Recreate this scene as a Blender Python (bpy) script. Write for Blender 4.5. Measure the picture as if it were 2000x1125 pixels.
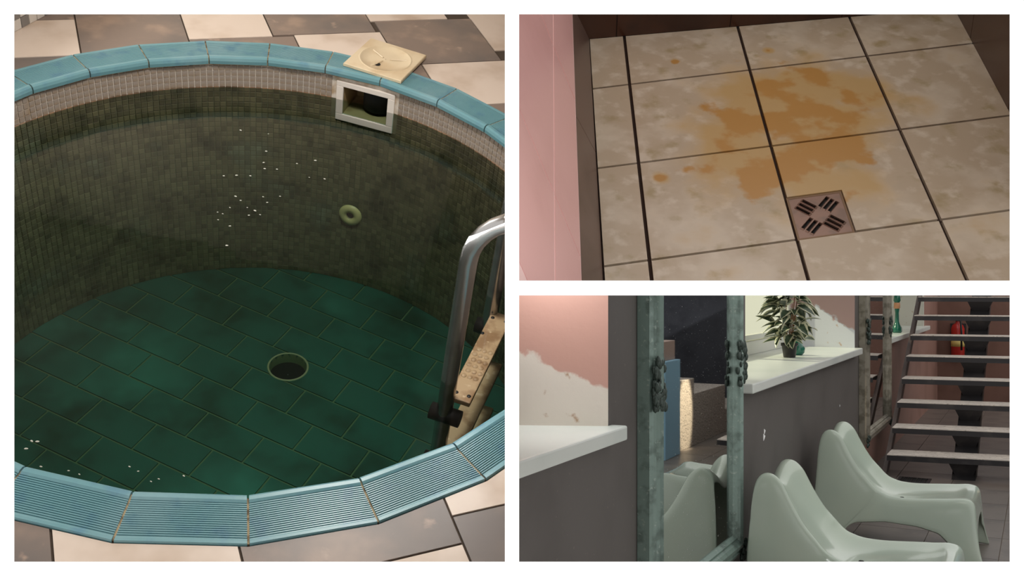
import bpy, bmesh, math, random
from mathutils import Matrix, Vector
for o in list(bpy.data.objects): bpy.data.objects.remove(o)
SC = bpy.context.scene
COL = SC.collection
rnd = random.Random(7)
V = Vector

# ------------------------------------------------------------------ camera, world, lights, exposure
EYE = 1.4                      # eye height above the lounge floor
F = 2000.0                     # focal length in pixels of the 2000 x 1125 frame
cam = bpy.data.cameras.new('camera'); cam.sensor_width = 36; cam.lens = 36.0
cam.clip_start = .05; cam.clip_end = 100
co = bpy.data.objects.new('camera', cam); COL.objects.link(co)
co.location = (0, 0, EYE); co.rotation_euler = (math.pi / 2, 0, 0)
SC.camera = co
w = bpy.data.worlds.new('world'); SC.world = w; w.use_nodes = True
w.node_tree.nodes['Background'].inputs[0].default_value = (1.0, .985, .965, 1)
w.node_tree.nodes['Background'].inputs[1].default_value = 1.12
SC.view_settings.view_transform = 'Standard'; SC.view_settings.look = 'None'
SC.view_settings.exposure = 0.0; SC.view_settings.gamma = 1.0
SC.view_settings.use_curve_mapping = False

def area(name, loc, target, size, power, color=(1, 1, 1), size_y=None):
    l = bpy.data.lights.new(name, 'AREA'); l.energy = power; l.color = color; l.size = size
    if size_y: l.shape = 'RECTANGLE'; l.size_y = size_y
    o = bpy.data.objects.new(name, l); COL.objects.link(o); o.location = loc
    o.rotation_euler = (V(target) - V(loc)).to_track_quat('-Z', 'Y').to_euler()
    return o
def spot(name, loc, target, angle, power, color=(1, 1, 1), blend=.3, radius=.03):
    l = bpy.data.lights.new(name, 'SPOT'); l.energy = power; l.color = color
    l.spot_size = math.radians(angle); l.spot_blend = blend; l.shadow_soft_size = radius
    o = bpy.data.objects.new(name, l); COL.objects.link(o); o.location = loc
    o.rotation_euler = (V(target) - V(loc)).to_track_quat('-Z', 'Y').to_euler()
    return o

# ------------------------------------------------------------------ frames of the three rooms
def ray(px, py): return V(((px - 1000) / F, 1.0, -(py - 562.5) / F))
CAMP = V((0, 0, EYE))
# pool room: floor pitched towards the viewer
pitch, roll = .675, .195
cp, sp, cr, sr = math.cos(pitch), math.sin(pitch), math.cos(roll), math.sin(roll)
M1 = Matrix(((cr, sr * sp, sr * cp, -.96348), (0, cp, -sp, 3.7014), (-sr, cr * sp, cr * cp, 1.63188), (0, 0, 0, 1)))
M1i = M1.inverted()
def deck(px, py, z=0.0):
    d = M1i.to_3x3() @ ray(px, py); o = M1i @ CAMP
    return o + d * ((z - o.z) / d.z)
# shower room
ta = V((.32494, .035433, .045374)); tb = V((-.0083077, -.256779, -.238611)); to = V((.318628, 2.956838, EYE + .775603))
nz = ta.cross(tb); nz = nz if nz.z > 0 else -nz; nz.normalize()
nx = ta.normalized(); ny = nz.cross(nx)
M2 = Matrix(((nx.x, ny.x, nz.x, to.x), (nx.y, ny.y, nz.y, to.y), (nx.z, ny.z, nz.z, to.z), (0, 0, 0, 1)))
M2i = M2.inverted()
la = M2i.to_3x3() @ ta; lb = M2i.to_3x3() @ tb
def T2(s, t, h=0.0): return la * s + lb * t + V((0, 0, h))
# lounge: U along the window wall, V into the room
uu = V((.4613, .8872, 0)); vv = V((.8872, -.4613, 0)); O3 = V((.0175, 2.5, 0))
def P3(u, v, z=0.0): return O3 + uu * u + vv * v + V((0, 0, z))
M3 = Matrix(((-uu.x, vv.x, 0, O3.x), (-uu.y, vv.y, 0, O3.y), (0, 0, 1, 0), (0, 0, 0, 1)))  # x = -U, y = V
def L3(u, v, z=0.0): return V((-u, v, z))
ID = Matrix.Identity(4)
CUT = .0095                    # the dividing sheet between the rooms

# ------------------------------------------------------------------ mesh helpers
class MB:
    def __init__(s): s.v = []; s.f = []; s.m = []; s.sm = []
    def add(s, vs, fs, m=0, smooth=False):
        b = len(s.v); s.v += [V(p) for p in vs]
        for f in fs: s.f.append([b + i for i in f]); s.m.append(m); s.sm.append(smooth)
        return s
    def box(s, lo, hi, m=0):
        (a, b, c), (d, e, f) = lo, hi
        return s.add([(a, b, c), (d, b, c), (d, e, c), (a, e, c), (a, b, f), (d, b, f), (d, e, f), (a, e, f)],
                     [(3, 2, 1, 0), (4, 5, 6, 7), (0, 1, 5, 4), (1, 2, 6, 5), (2, 3, 7, 6), (3, 0, 4, 7)], m)
    def hexa(s, p, m=0):       # 4 bottom points, 4 top points
        return s.add(p, [(3, 2, 1, 0), (4, 5, 6, 7), (0, 1, 5, 4), (1, 2, 6, 5), (2, 3, 7, 6), (3, 0, 4, 7)], m)
    def prism(s, poly, dirv, m=0):
        n = len(poly); d = V(dirv)
        vs = [V(p) for p in poly] + [V(p) + d for p in poly]
        return s.add(vs, [list(range(n - 1, -1, -1)), list(range(n, 2 * n))] + [(i, (i + 1) % n, n + (i + 1) % n, n + i) for i in range(n)], m)
    def tube(s, pts, r, n=14, m=0, caps=True):
        pts = [V(p) for p in pts]; rings = []
        rr = r if isinstance(r, (list, tuple)) else [r] * len(pts)
        t0 = (pts[1] - pts[0]).normalized(); up = V((0, 0, 1)) if abs(t0.z) < .9 else V((1, 0, 0))
        nrm = t0.cross(up).normalized()
        for i, p in enumerate(pts):
            t = (pts[min(i + 1, len(pts) - 1)] - pts[max(i - 1, 0)]).normalized()
            nrm = (nrm - t * nrm.dot(t)).normalized(); bn = t.cross(nrm)
            rings.append([p + (nrm * math.cos(2 * math.pi * k / n) + bn * math.sin(2 * math.pi * k / n)) * rr[i] for k in range(n)])
        b = len(s.v); s.v += [q for rg in rings for q in rg]
        for i in range(len(pts) - 1):
            for k in range(n):
                s.f.append([b + i * n + k, b + i * n + (k + 1) % n, b + (i + 1) * n + (k + 1) % n, b + (i + 1) * n + k]); s.m.append(m); s.sm.append(True)
        if caps:
            s.f.append([b + k for k in range(n - 1, -1, -1)]); s.m.append(m); s.sm.append(False)
            e = b + (len(pts) - 1) * n; s.f.append([e + k for k in range(n)]); s.m.append(m); s.sm.append(False)
        return s
    def lathe(s, prof, c=(0, 0, 0), n=28, m=0, smooth=True):   # prof: (r, z)
        c = V(c); b = len(s.v)
        for r, z in prof: s.v += [c + V((r * math.cos(2 * math.pi * k / n), r * math.sin(2 * math.pi * k / n), z)) for k in range(n)]
        for i in range(len(prof) - 1):
            for k in range(n):
                s.f.append([b + i * n + k, b + i * n + (k + 1) % n, b + (i + 1) * n + (k + 1) % n, b + (i + 1) * n + k]); s.m.append(m); s.sm.append(smooth)
        return s
    def ball(s, c, r, n=8, k=6, m=0, sc=(1, 1, 1)):
        c = V(c); prof = [(math.sin(math.pi * i / k), -math.cos(math.pi * i / k)) for i in range(k + 1)]
        b = len(s.v)
        s.lathe([(max(a, .001) * r, z * r) for a, z in prof], (0, 0, 0), n, m)
        for i in range(b, len(s.v)): s.v[i] = c + V([s.v[i][j] * sc[j] for j in range(3)])
        return s
MW = {}
def finish(o, label=None, cat=None, group=None, kind=None):
    if label: o['label'] = label
    if cat: o['category'] = cat
    if group: o['group'] = group
    if kind: o['kind'] = kind
    return o
def ob(name, mb, mat, parent=None, fr=ID, org=None, clip=None, clip2=None, bevel=0, **tags):
    """one mesh object; mb is in frame fr; top-level objects sit at org (frame coordinates)"""
    if parent is None:
        if org is None:
            n = max(len(mb.v), 1)
            org = V((sum(p.x for p in mb.v) / n, sum(p.y for p in mb.v) / n, min(p.z for p in mb.v)))
        mw = fr @ Matrix.Translation(V(org))
    else: mw = MW[parent]
    k = mw.inverted() @ fr
    me = bpy.data.meshes.new(name)
    me.from_pydata([tuple(k @ p) for p in mb.v], [], mb.f)
    for mm in (mat if isinstance(mat, (list, tuple)) else [mat]): me.materials.append(mm)
    me.polygons.foreach_set('material_index', mb.m); me.polygons.foreach_set('use_smooth', mb.sm)
    me.update()
    if clip or bevel:
        bm = bmesh.new(); bm.from_mesh(me)
        if bevel:
            bmesh.ops.remove_doubles(bm, verts=bm.verts, dist=1e-5)
            es = [e for e in bm.edges if len(e.link_faces) == 2 and e.calc_face_angle(0) > .6]
            bmesh.ops.bevel(bm, geom=es, offset=bevel, segments=2, affect='EDGES', profile=.5)
        for pl, no in [c for c in (clip, clip2) if c]:
            wi = mw.inverted()
            bmesh.ops.bisect_plane(bm, geom=bm.verts[:] + bm.edges[:] + bm.faces[:], plane_co=wi @ V(pl),
                                   plane_no=(wi.to_3x3() @ V(no)).normalized(), clear_outer=True)
            eb = [e for e in bm.edges if e.is_boundary and all(abs((mw @ v.co - V(pl)).dot(V(no))) < 1e-4 for v in e.verts)]
            if eb: bmesh.ops.holes_fill(bm, edges=eb)
        bm.to_mesh(me); bm.free()
    o = bpy.data.objects.new(name, me); COL.objects.link(o)
    if parent is None: o.matrix_world = mw
    else: o.parent = parent
    MW[o] = mw
    return finish(o, **tags)
def root(name, fr=ID, org=(0, 0, 0), **tags):
    o = bpy.data.objects.new(name, None); COL.objects.link(o); o.empty_display_size = .05
    mw = fr @ Matrix.Translation(V(org)); o.matrix_world = mw; MW[o] = mw
    return finish(o, **tags)
def inst(name, src, parent, local):      # a part that shares mesh data, local = matrix in its parent
    o = bpy.data.objects.new(name, src); COL.objects.link(o); o.parent = parent; o.matrix_basis = local
    return o
LEFT = ((-CUT, 0, 0), (1, 0, 0)); RIGHT = ((CUT, 0, 0), (-1, 0, 0)); UPPER = ((0, 0, EYE + .0095), (0, 0, -1))
def cliphalf(poly, p, n):                # keep (x-p).n <= 0, 2-D
    out = []
    for i in range(len(poly)):
        a, b = poly[i], poly[(i + 1) % len(poly)]
        da = (a[0] - p[0]) * n[0] + (a[1] - p[1]) * n[1]; db = (b[0] - p[0]) * n[0] + (b[1] - p[1]) * n[1]
        if da <= 0: out.append(a)
        if (da < 0 < db) or (db < 0 < da):
            t = da / (da - db); out.append((a[0] + (b[0] - a[0]) * t, a[1] + (b[1] - a[1]) * t))
    return out
def area2(p): return abs(sum(p[i][0] * p[(i + 1) % len(p)][1] - p[(i + 1) % len(p)][0] * p[i][1] for i in range(len(p)))) / 2
def minus(poly, hole):                   # convex polygon minus convex counter-clockwise hole: list of convex pieces
    res = []; cur = poly
    for i in range(len(hole)):
        a, b = hole[i], hole[(i + 1) % len(hole)]; n = (b[1] - a[1], a[0] - b[0])
        o = cliphalf(cur, a, (-n[0], -n[1]))
        if len(o) > 2 and area2(o) > 1e-6: res.append(o)
        cur = cliphalf(cur, a, n)
        if len(cur) < 3: break
    return res
def inside(poly, hole):
    for i in range(len(hole)):
        a, b = hole[i], hole[(i + 1) % len(hole)]
        poly = cliphalf(poly, a, (b[1] - a[1], a[0] - b[0]))
        if len(poly) < 3: return []
    return poly

# ------------------------------------------------------------------ materials
def lin(c): return tuple(((x / 255) / 12.92 if x / 255 <= .04045 else ((x / 255 + .055) / 1.055) ** 2.4) for x in c) + (1,)
def mat(name, col, rough=.5, metal=0, mottle=None, bump=None, spec=.5, rand=0, coat=0):
    """col sRGB 0-255; mottle = [(scale, colour, low, high, detail)] noise patches; bump = (scale, strength)"""
    m = bpy.data.materials.new(name); m.use_nodes = True
    nt = m.node_tree; N = nt.nodes; L = nt.links; b = N['Principled BSDF']
    b.inputs['Roughness'].default_value = rough; b.inputs['Metallic'].default_value = metal
    b.inputs['Specular IOR Level'].default_value = spec; b.inputs['Coat Weight'].default_value = coat
    b.inputs['Base Color'].default_value = lin(col)
    tc = N.new('ShaderNodeTexCoord'); out = None
    def noise(sc, det=4, vec=None):
        n = N.new('ShaderNodeTexNoise'); n.inputs['Scale'].default_value = sc; n.inputs['Detail'].default_value = det
        L.new(vec or tc.outputs['Object'], n.inputs['Vector']); return n.outputs['Fac']
    def mix(fac, a, bcol):
        x = N.new('ShaderNodeMix'); x.data_type = 'RGBA'
        if isinstance(fac, float): x.inputs[0].default_value = fac
        else: L.new(fac, x.inputs[0])
        for s, q in ((6, a), (7, bcol)):
            if isinstance(q, tuple): x.inputs[s].default_value = q
            else: L.new(q, x.inputs[s])
        return x.outputs[2]
    def ramp(fac, lo, hi):
        r = N.new('ShaderNodeMapRange'); r.interpolation_type = 'SMOOTHSTEP'
        r.inputs[1].default_value = lo; r.inputs[2].default_value = hi; L.new(fac, r.inputs[0]); return r.outputs[0]
    cur = lin(col)
    for q in (mottle or []):
        cur = mix(ramp(noise(q[0], q[4] if len(q) > 4 else 4), q[2], q[3]), cur, lin(q[1]))
    if rand:
        g = N.new('ShaderNodeNewGeometry'); h = N.new('ShaderNodeHueSaturation')
        r = N.new('ShaderNodeMapRange'); r.inputs[3].default_value = 1 - rand; r.inputs[4].default_value = 1 + rand
        L.new(g.outputs['Random Per Island'], r.inputs[0]); L.new(r.outputs[0], h.inputs['Value'])
        if isinstance(cur, tuple): h.inputs['Color'].default_value = cur
        else: L.new(cur, h.inputs['Color'])
        cur = h.outputs[0]
    if not isinstance(cur, tuple): L.new(cur, b.inputs['Base Color'])
    if bump:
        bp = N.new('ShaderNodeBump'); bp.inputs['Strength'].default_value = bump[1]; bp.inputs['Distance'].default_value = .004
        L.new(noise(bump[0], 6), bp.inputs['Height']); L.new(bp.outputs[0], b.inputs['Normal'])
    m['k'] = 1
    m_tools[m] = (nt, N, L, b, tc, noise, mix, ramp, cur)
    return m
m_tools = {}

M_white = mat('white_board', (254, 254, 254), .9, spec=.1)
M_div = mat('divider_brown', (122, 106, 94), .7)
M_dw = mat('deck_tile_cream', (222, 206, 192), .42, mottle=[(3, (190, 168, 148), .45, .75)], bump=(40, .05))
M_dg = mat('deck_tile_stone', (136, 120, 110), .42, mottle=[(5, (162, 140, 124), .5, .7), (2.2, (116, 107, 102), .45, .65), (11, (170, 148, 132), .62, .75)], bump=(30, .08))
M_grout_d = mat('deck_grout', (78, 66, 56), .9)
M_cop = mat('coping_blue', (108, 154, 162), .32, mottle=[(3, (126, 164, 172), .45, .7), (14, (98, 142, 160), .5, .75)], spec=.5)
M_copg = mat('coping_grout', (176, 156, 124), .9, mottle=[(30, (110, 90, 66), .45, .6)])
M_mos = mat('pool_mosaic', (158, 146, 136), .35, rand=.12, mottle=[(9, (150, 126, 98), .45, .7)])
M_mos2 = mat('pool_mosaic_submerged', (150, 118, 92), .6, rand=.3, mottle=[(6, (104, 84, 64), .45, .7), (3, (160, 140, 120), .55, .75)])
M_mgrout = mat('mosaic_grout', (216, 206, 194), .9, mottle=[(12, (176, 152, 122), .45, .7)])
M_subgrout = mat('submerged_grout', (142, 120, 94), .9, mottle=[(12, (108, 90, 66), .4, .7)])  # darker grout below the waterline, so the joints stand out less
M_pf = mat('pool_floor_tile', (64, 104, 96), .6, mottle=[(3, (50, 68, 58), .4, .7), (1.4, (80, 134, 126), .5, .7)])
M_pfg = mat('pool_floor_grout', (122, 128, 100), .9)
M_steel = mat('steel_rail', (176, 174, 172), .22, metal=.9, mottle=[(6, (140, 136, 134), .45, .7)])
M_tread = mat('ladder_tread', (190, 160, 124), .5, mottle=[(14, (150, 116, 82), .45, .65), (40, (210, 184, 150), .6, .7)])
M_black = mat('black_rubber', (18, 17, 16), .5)
M_lid = mat('lid_plastic', (222, 204, 172), .4, mottle=[(6, (206, 182, 146), .45, .7)])
M_skim = mat('skimmer_plastic', (236, 226, 216), .35)
M_skin = mat('skimmer_inside', (178, 152, 112), .5, mottle=[(8, (150, 122, 84), .45, .65)])
M_noz = mat('nozzle_plastic', (196, 186, 130), .4)
M_foam = mat('foam', (196, 196, 184), .6)
M_hole = mat('dark_hole', (10, 9, 8), .8)

# ------------------------------------------------------------------ the white board wall with three openings
YW, TH, DL = 1.6, .012, .008
def bx(px): return (px - 1000) / F * YW
def bz(py): return EYE - (py - 562.5) / F * YW
def board():
    xs = [-1.7, bx(28), bx(986), bx(1014), bx(1972), 1.7]; zs = [0.0, bz(1097), bz(577), bz(548), bz(28), 2.7]
    xb = [-1.7, xs[1] - DL, xs[2] + DL, xs[3] - DL, xs[4] + DL, 1.7]; zb = [0.0, zs[1] - DL, zs[2] + DL, zs[3] - DL, zs[4] + DL, 2.7]
    mb = MB()
    hole = lambda i, j: (i == 1 and j in (1, 2, 3)) or (i == 3 and j in (1, 3))
    for i in range(5):
        for j in range(5):
            if hole(i, j): continue
            mb.add([(xs[i], YW, zs[j]), (xs[i + 1], YW, zs[j]), (xs[i + 1], YW, zs[j + 1]), (xs[i], YW, zs[j + 1])], [(0, 1, 2, 3)])
            mb.add([(xb[i], YW + TH, zb[j]), (xb[i + 1], YW + TH, zb[j]), (xb[i + 1], YW + TH, zb[j + 1]), (xb[i], YW + TH, zb[j + 1])], [(3, 2, 1, 0)])
    for (i0, i1, j0, j1) in ((1, 2, 1, 4), (3, 4, 1, 2), (3, 4, 3, 4), (0, 5, 0, 5)):
        a = [(xs[i0], YW, zs[j0]), (xs[i1], YW, zs[j0]), (xs[i1], YW, zs[j1]), (xs[i0], YW, zs[j1])]
        b = [(xb[i0], YW + TH, zb[j0]), (xb[i1], YW + TH, zb[j0]), (xb[i1], YW + TH, zb[j1]), (xb[i0], YW + TH, zb[j1])]
        for k in range(4): mb.add([a[k], a[(k + 1) % 4], b[(k + 1) % 4], b[k]], [(0, 1, 2, 3)])
    ob('wall_front', mb, M_white, org=(0, YW, 0), kind='structure', label='white wall board with three rectangular openings onto the rooms')
board()
mb = MB().box((-.009, YW + TH, 0), (.009, 6.0, 5.3))
ob('wall_divider', mb, M_div, org=(0, 3, 0), kind='structure', label='thin brown dividing wall beside the pool room')

# lights of the rooms; the pool and shower fills are added
area('pool_hall_fill', M1 @ V((.40, .12, 1.85)), M1 @ V((-.8, .1, -.8)), .4, 40, (1, .95, .89))  # added fill aimed into the pool, no lamp known here
area('pool_side_fill', M1 @ V((-2.5, 1.5, 1.3)), M1 @ V((.2, 1.5, 0)), .8, 29, (1, .96, .9))  # added fill from the open left side to lift the far deck
area('niche_daylight', (.03, 3.02, 1.62), (.30, 3.12, 1.05), .35, 7, (.98, 1, 1))
spot('sun_through_windows', P3(4.6, -5.2, 4.7), P3(5.2, -.15, 1.0), 50, 4500, (1, .96, .9), .2, .05)
spot('step_spot', P3(6.4, .45, 1.95), P3(6.35, 1.62, .3), 13, 800, (1, .86, .62), .5, .02)
area('shower_fill', M2 @ V((.5, -.2, 1.6)), M2 @ V((.45, -.55, 0)), .5, 5, (1, .9, .78))  # added overhead fill to brighten the shower floor, no lamp seen
# ================================================================== POOL ROOM
WATER, PFLOOR, RW = -.147, -1.22, 1.258
JA = [-99, -85.2, -71.4, -57.3, -43.2] + [-43.2 + 96.7 / 8 * i for i in range(1, 8)] + [53.5, 66.2, 79.8, 91.8, 103.8, 115.6, 127.5, 139.2, 150.9] + [150.9 + 110.1 / 9 * i for i in range(1, 9)]
JA = [math.radians(a) for a in JA]
def pol(r, a): return (r * math.cos(a), r * math.sin(a))
RIN, ROUT = 1.238, 1.404
hole = [pol(ROUT - .02, a) for a in JA]; holet = [pol(ROUT + .004, a) for a in JA]
a29 = math.radians(29); E1 = (math.cos(a29), math.sin(a29)); E2 = (-math.sin(a29), math.cos(a29))
def q2(u, v): return (u * E1[0] + v * E2[0], u * E1[1] + v * E2[1])
def rect(u0, u1, v0, v1): return [q2(u0, v0), q2(u1, v0), q2(u1, v1), q2(u0, v1)]
mb = MB()
for pc in minus([(-2.6, -1.95), (2.0, -1.95), (2.0, 2.9), (-2.6, 2.9)], hole): mb.prism([V((x, y, -.03)) for x, y in pc], (0, 0, .026))
floor_deck = ob('floor_deck', mb, M_grout_d, fr=M1, org=(0, 0, 0), clip=LEFT, kind='structure', label='two-tone tiled deck around the round pool')
DT = [(-.92, -.45, 1.32, 1.665, 0), (-1.0, -.45, .90, 1.32, 1), (-.45, .014, 1.0, 1.82, 1), (.014, .40, 1.43, 1.9, 0), (.014, .497, .95, 1.43, 1),
      (.40, .905, 1.44, 1.95, 1), (.497, .925, 1.0, 1.44, 0), (.925, 1.44, 1.10, 1.555, 1), (.925, 1.027, .8, 1.10, 1), (1.027, 1.5, .703, 1.10, 0), (1.027, 1.5, .25, .703, 1),
      (1.44, 1.95, 1.2, 1.62, 0), (1.5, 2.0, .75, 1.2, 1), (.905, 1.32, 1.555, 2.05, 0), (1.32, 1.8, 1.62, 2.05, 1), (-.92, -.45, 1.665, 2.1, 1), (-.45, .014, 1.82, 2.3, 0), (.014, .4, 1.9, 2.3, 1), (.4, .905, 1.95, 2.4, 0),
      (-1.38, -.92, 1.4, 1.8, 1), (-1.45, -1.0, .98, 1.4, 0), (-1.9, -1.45, .6, 1.0, 1), (-1.5, -1.0, .5, .90, 0), (-1.95, -1.5, .1, .6, 0), (-1.95, -1.5, -.4, .1, 1), (-1.9, -1.4, -.9, -.4, 0), (-1.6, -1.15, -1.35, -.9, 1),
      (-1.15, -.716, -1.62, -.9, 1), (-.716, -.277, -1.75, -1.1, 0), (-.277, .291, -1.525, -1.1, 1), (-.16, .291, -1.95, -1.525, 0), (.291, .74, -1.432, -.95, 0), (.291, .74, -1.9, -1.432, 1), (-.6, -.16, -2.15, -1.75, 1)]
for u0, u1, v0, v1, c in DT:
    g = .0035; mb = MB()
    for pc in minus(rect(u0 + g, u1 - g, v0 + g, v1 - g), holet): mb.prism([V((x, y, -.006)) for x, y in pc], (0, 0, .008))
    if mb.v and min((M1 @ p).x for p in mb.v) < -.05: ob('tile', mb, M_dg if c else M_dw, floor_deck, M1, clip=LEFT)

# coping ring
coping = root('pool_coping', M1, (0, 0, 0), label='ring of ridged blue ceramic coping tiles around the round pool', cat='pool edge')
mb = MB()
for i in range(len(JA)):
    a, b = JA[i], JA[(i + 1) % len(JA)]
    pc = [pol(RIN + .012, a), pol(ROUT - .004, a), pol(ROUT - .004, b), pol(RIN + .012, b)]
    mb.prism([V((x, y, -.03)) for x, y in pc], (0, 0, .0325))
ob('grout_bed', mb, M_copg, coping, M1, clip=LEFT)
prof = [(RIN + .014, -.028), (RIN + .002, -.022), (RIN, -.006), (RIN + .004, .006), (RIN + .012, .0115), (RIN + .024, .0115), (RIN + .031, .007)]
r = RIN + .031; nrid = 17; stp = (ROUT - .014 - r) / nrid
for k in range(nrid):
    prof += [(r + stp * .10, .0015), (r + stp * .36, .0015), (r + stp * .46, .0072), (r + stp * .90, .0072)]; r += stp
prof += [(ROUT - .012, .008), (ROUT - .002, .0085), (ROUT, .004), (ROUT, -.01)]
for i in range(len(JA)):
    a, b = JA[i] + .0022, JA[(i + 1) % len(JA)] - .0022
    if b < a: b += 2 * math.pi
    mb = MB(); n = len(prof)
    jr = [rnd.uniform(-.001, .001) for _ in range(2)]
    vs = [V((*pol(r + jr[0], a), z)) for r, z in prof] + [V((*pol(r + jr[0], b), z)) for r, z in prof]
    mb.add(vs, [(k, k + 1, n + k + 1, n + k) for k in range(n - 1)] + [list(range(n - 1, -1, -1)), list(range(n, 2 * n))])
    if min((M1 @ p).x for p in mb.v) < -.03: ob('coping_tile', mb, M_cop, coping, M1, clip=LEFT)

# pool shell
SA0, SA1 = math.atan2(1.2, .29), math.atan2(1.24, .016)     # skimmer window
mb = MB(); NS = 360; zr = [-.02, -.055, -.15, -.25, -.5, -.8, PFLOOR - .02]
for k in range(NS):
    a0, a1 = 2 * math.pi * k / NS, 2 * math.pi * (k + 1) / NS; am = (a0 + a1) / 2
    for j in range(len(zr) - 1):
        if SA0 + .012 < am < SA1 - .012 and j in (1, 2): continue
        mb.add([V((*pol(RW, a0), zr[j + 1])), V((*pol(RW, a1), zr[j + 1])), V((*pol(RW, a1), zr[j])), V((*pol(RW, a0), zr[j]))], [(3, 2, 1, 0)], 1 if j > 1 else 0)
wall_pool = ob('wall_pool', mb, [M_mgrout, M_subgrout], fr=M1, org=(0, 0, PFLOOR), clip=LEFT, kind='structure', label='curved wall of the round pool clad in small mosaic')
PT = .0268; ncol = int(2 * math.pi * (RW - .006) / PT); rows = int((-.036 - PFLOOR) / PT)
tile_me = bpy.data.meshes.new('mosaic_tile'); hw = PT / 2 - .0016
tmb = MB().add([(-hw, 0, -hw), (hw, 0, -hw), (hw, 0, hw), (-hw, 0, hw), (-hw + .001, -.003, -hw + .001), (hw - .001, -.003, -hw + .001), (hw - .001, -.003, hw - .001), (-hw + .001, -.003, hw - .001)],
               [(4, 5, 6, 7), (0, 1, 5, 4), (1, 2, 6, 5), (2, 3, 7, 6), (3, 0, 4, 7)])
tile_me.from_pydata([tuple(p) for p in tmb.v], [], tmb.f); tile_me.materials.append(M_mos)
field = [MB(), MB()]; single = 0; wi = MW[wall_pool].inverted() @ M1
for j in range(rows):
    z = -.036 - PT * (j + .5)
    for k in range(ncol):
        a = 2 * math.pi * (k + .5 * 0) / ncol
        if SA0 - .012 < a < SA1 + .012 and -.262 < z < -.045: continue
        c = V((*pol(RW - .001, a), z))
        if (M1 @ c).x > -.018: continue
        m4 = Matrix.Translation(c) @ Matrix.Rotation(a - math.pi / 2, 4, 'Z')
        if j < 4 and math.radians(46) < a < math.radians(152) and single < 300:
            o = inst('mosaic_tile', tile_me, wall_pool, wi @ m4); single += 1
        else:
            field[0 if z > WATER else 1].add([m4 @ p for p in tmb.v], tmb.f)
ob('mosaic_band', field[0], M_mos, wall_pool, M1, kind='stuff'); ob('mosaic_field', field[1], M_mos2, wall_pool, M1, kind='stuff')

# pool floor
circ = [pol(RW, 2 * math.pi * k / 48) for k in range(48)]
DC = (.016, .535); dh = [(DC[0] + .088 * math.cos(2 * math.pi * k / 16), DC[1] + .088 * math.sin(2 * math.pi * k / 16)) for k in range(16)]
mb = MB()
for pc in minus(circ, dh): mb.prism([V((x, y, PFLOOR - .03)) for x, y in pc], (0, 0, .027))
floor_pool = ob('floor_pool', mb, M_pfg, fr=M1, org=(0, 0, PFLOOR), clip=LEFT, kind='structure', label='teal tiled bottom of the round pool')
af = math.radians(-16); f1 = (math.cos(af), math.sin(af)); f2 = (-math.sin(af), math.cos(af))
for j in range(-9, 9):
    for i in range(-6, 6):
        u0 = i * .29 + (.145 if j % 2 else 0) + .02; v0 = j * .17 - .08; g = .005
        rc = [(u * f1[0] + v * f2[0], u * f1[1] + v * f2[1]) for u, v in ((u0 + g, v0 + g), (u0 + .29 - g, v0 + g), (u0 + .29 - g, v0 + .17 - g), (u0 + g, v0 + .17 - g))]
        rc = inside(rc, circ)
        if len(rc) < 3 or area2(rc) < .001: continue
        mb = MB()
        for pc in minus(rc, dh): mb.prism([V((x, y, PFLOOR - .004)) for x, y in pc], (0, 0, .007))
        if mb.v and min((M1 @ p).x for p in mb.v) < -.03: ob('tile', mb, M_pf, floor_pool, M1, clip=LEFT)
dr = root('pool_drain', M1, (DC[0], DC[1], PFLOOR - .12), label='round dark drain hole with pale rim in the pool bottom', cat='drain')
mb = MB().lathe([(.085, -.06), (.087, .002), (.089, .006), (.095, .006), (.098, .003)], (DC[0], DC[1], PFLOOR), 32)
ob('rim', mb, mat('drain_rim', (140, 138, 104), .6), dr, M1)
mb = MB().lathe([(.001, -.05), (.086, -.05)], (DC[0], DC[1], PFLOOR), 32)
ob('sump', mb, M_hole, dr, M1)

# skimmer: box frame in the wall
sk_a = (SA0 + SA1) / 2; skf = M1 @ Matrix.Translation(V((*pol(RW - .014, sk_a), 0))) @ Matrix.Rotation(sk_a - math.pi / 2, 4, 'Z')   # y outward
sk = root('skimmer', skf, (0, 0, -.25), label='white plastic skimmer mouth set into the mosaic pool wall', cat='skimmer')
X0, X1, ZB, ZT = -.142, .142, -.256, -.052; i0, i1, jb, jt = -.108, .108, -.222, -.078
for nm, lo, hi in (('frame_bar', (X0, -.002, jt), (X1, .012, ZT)), ('frame_bar', (X0, -.002, ZB), (X1, .012, jb)), ('frame_bar', (X0, -.002, jb), (i0, .012, jt)), ('frame_bar', (i1, -.002, jb), (X1, .012, jt))):
    ob(nm, MB().box(lo, hi), M_skim, sk, skf, bevel=.0025)
mb = MB()
for lo, hi in (((i0 - .006, .006, jb), (i0, .2, jt)), ((i1, .006, jb), (i1 + .006, .2, jt)), ((i0, .006, jb - .006), (i1, .2, jb)), ((i0, .006, jt), (i1, .2, jt + .006)), ((i0, .2, jb), (i1, .206, jt))): mb.box(lo, hi)
ob('throat', mb, M_skin, sk, skf)
mb = MB().lathe([(.001, jb + .02), (.075, jb + .02), (.075, jt)], (.03, .12, 0), 28)
ob('basket_well', mb, M_hole, sk, skf)

# inlet nozzle
na = math.atan2(1.234, .118); nf = M1 @ Matrix.Translation(V((*pol(RW - .007, na), -.788))) @ Matrix.Rotation(na - math.pi / 2, 4, 'Z') @ Matrix.Rotation(math.pi / 2, 4, 'X')
nzl = root('inlet_nozzle', nf, (0, 0, 0), label='pale yellow round inlet nozzle on the submerged pool wall', cat='nozzle')
ob('flange', MB().lathe([(.018, .004), (.022, .014), (.04, .016), (.056, .011), (.06, 0)], n=30), M_noz, nzl, nf)
ob('bore', MB().lathe([(.001, .003), (.019, .004), (.0185, .009)], n=20), M_hole, nzl, nf)

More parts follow.
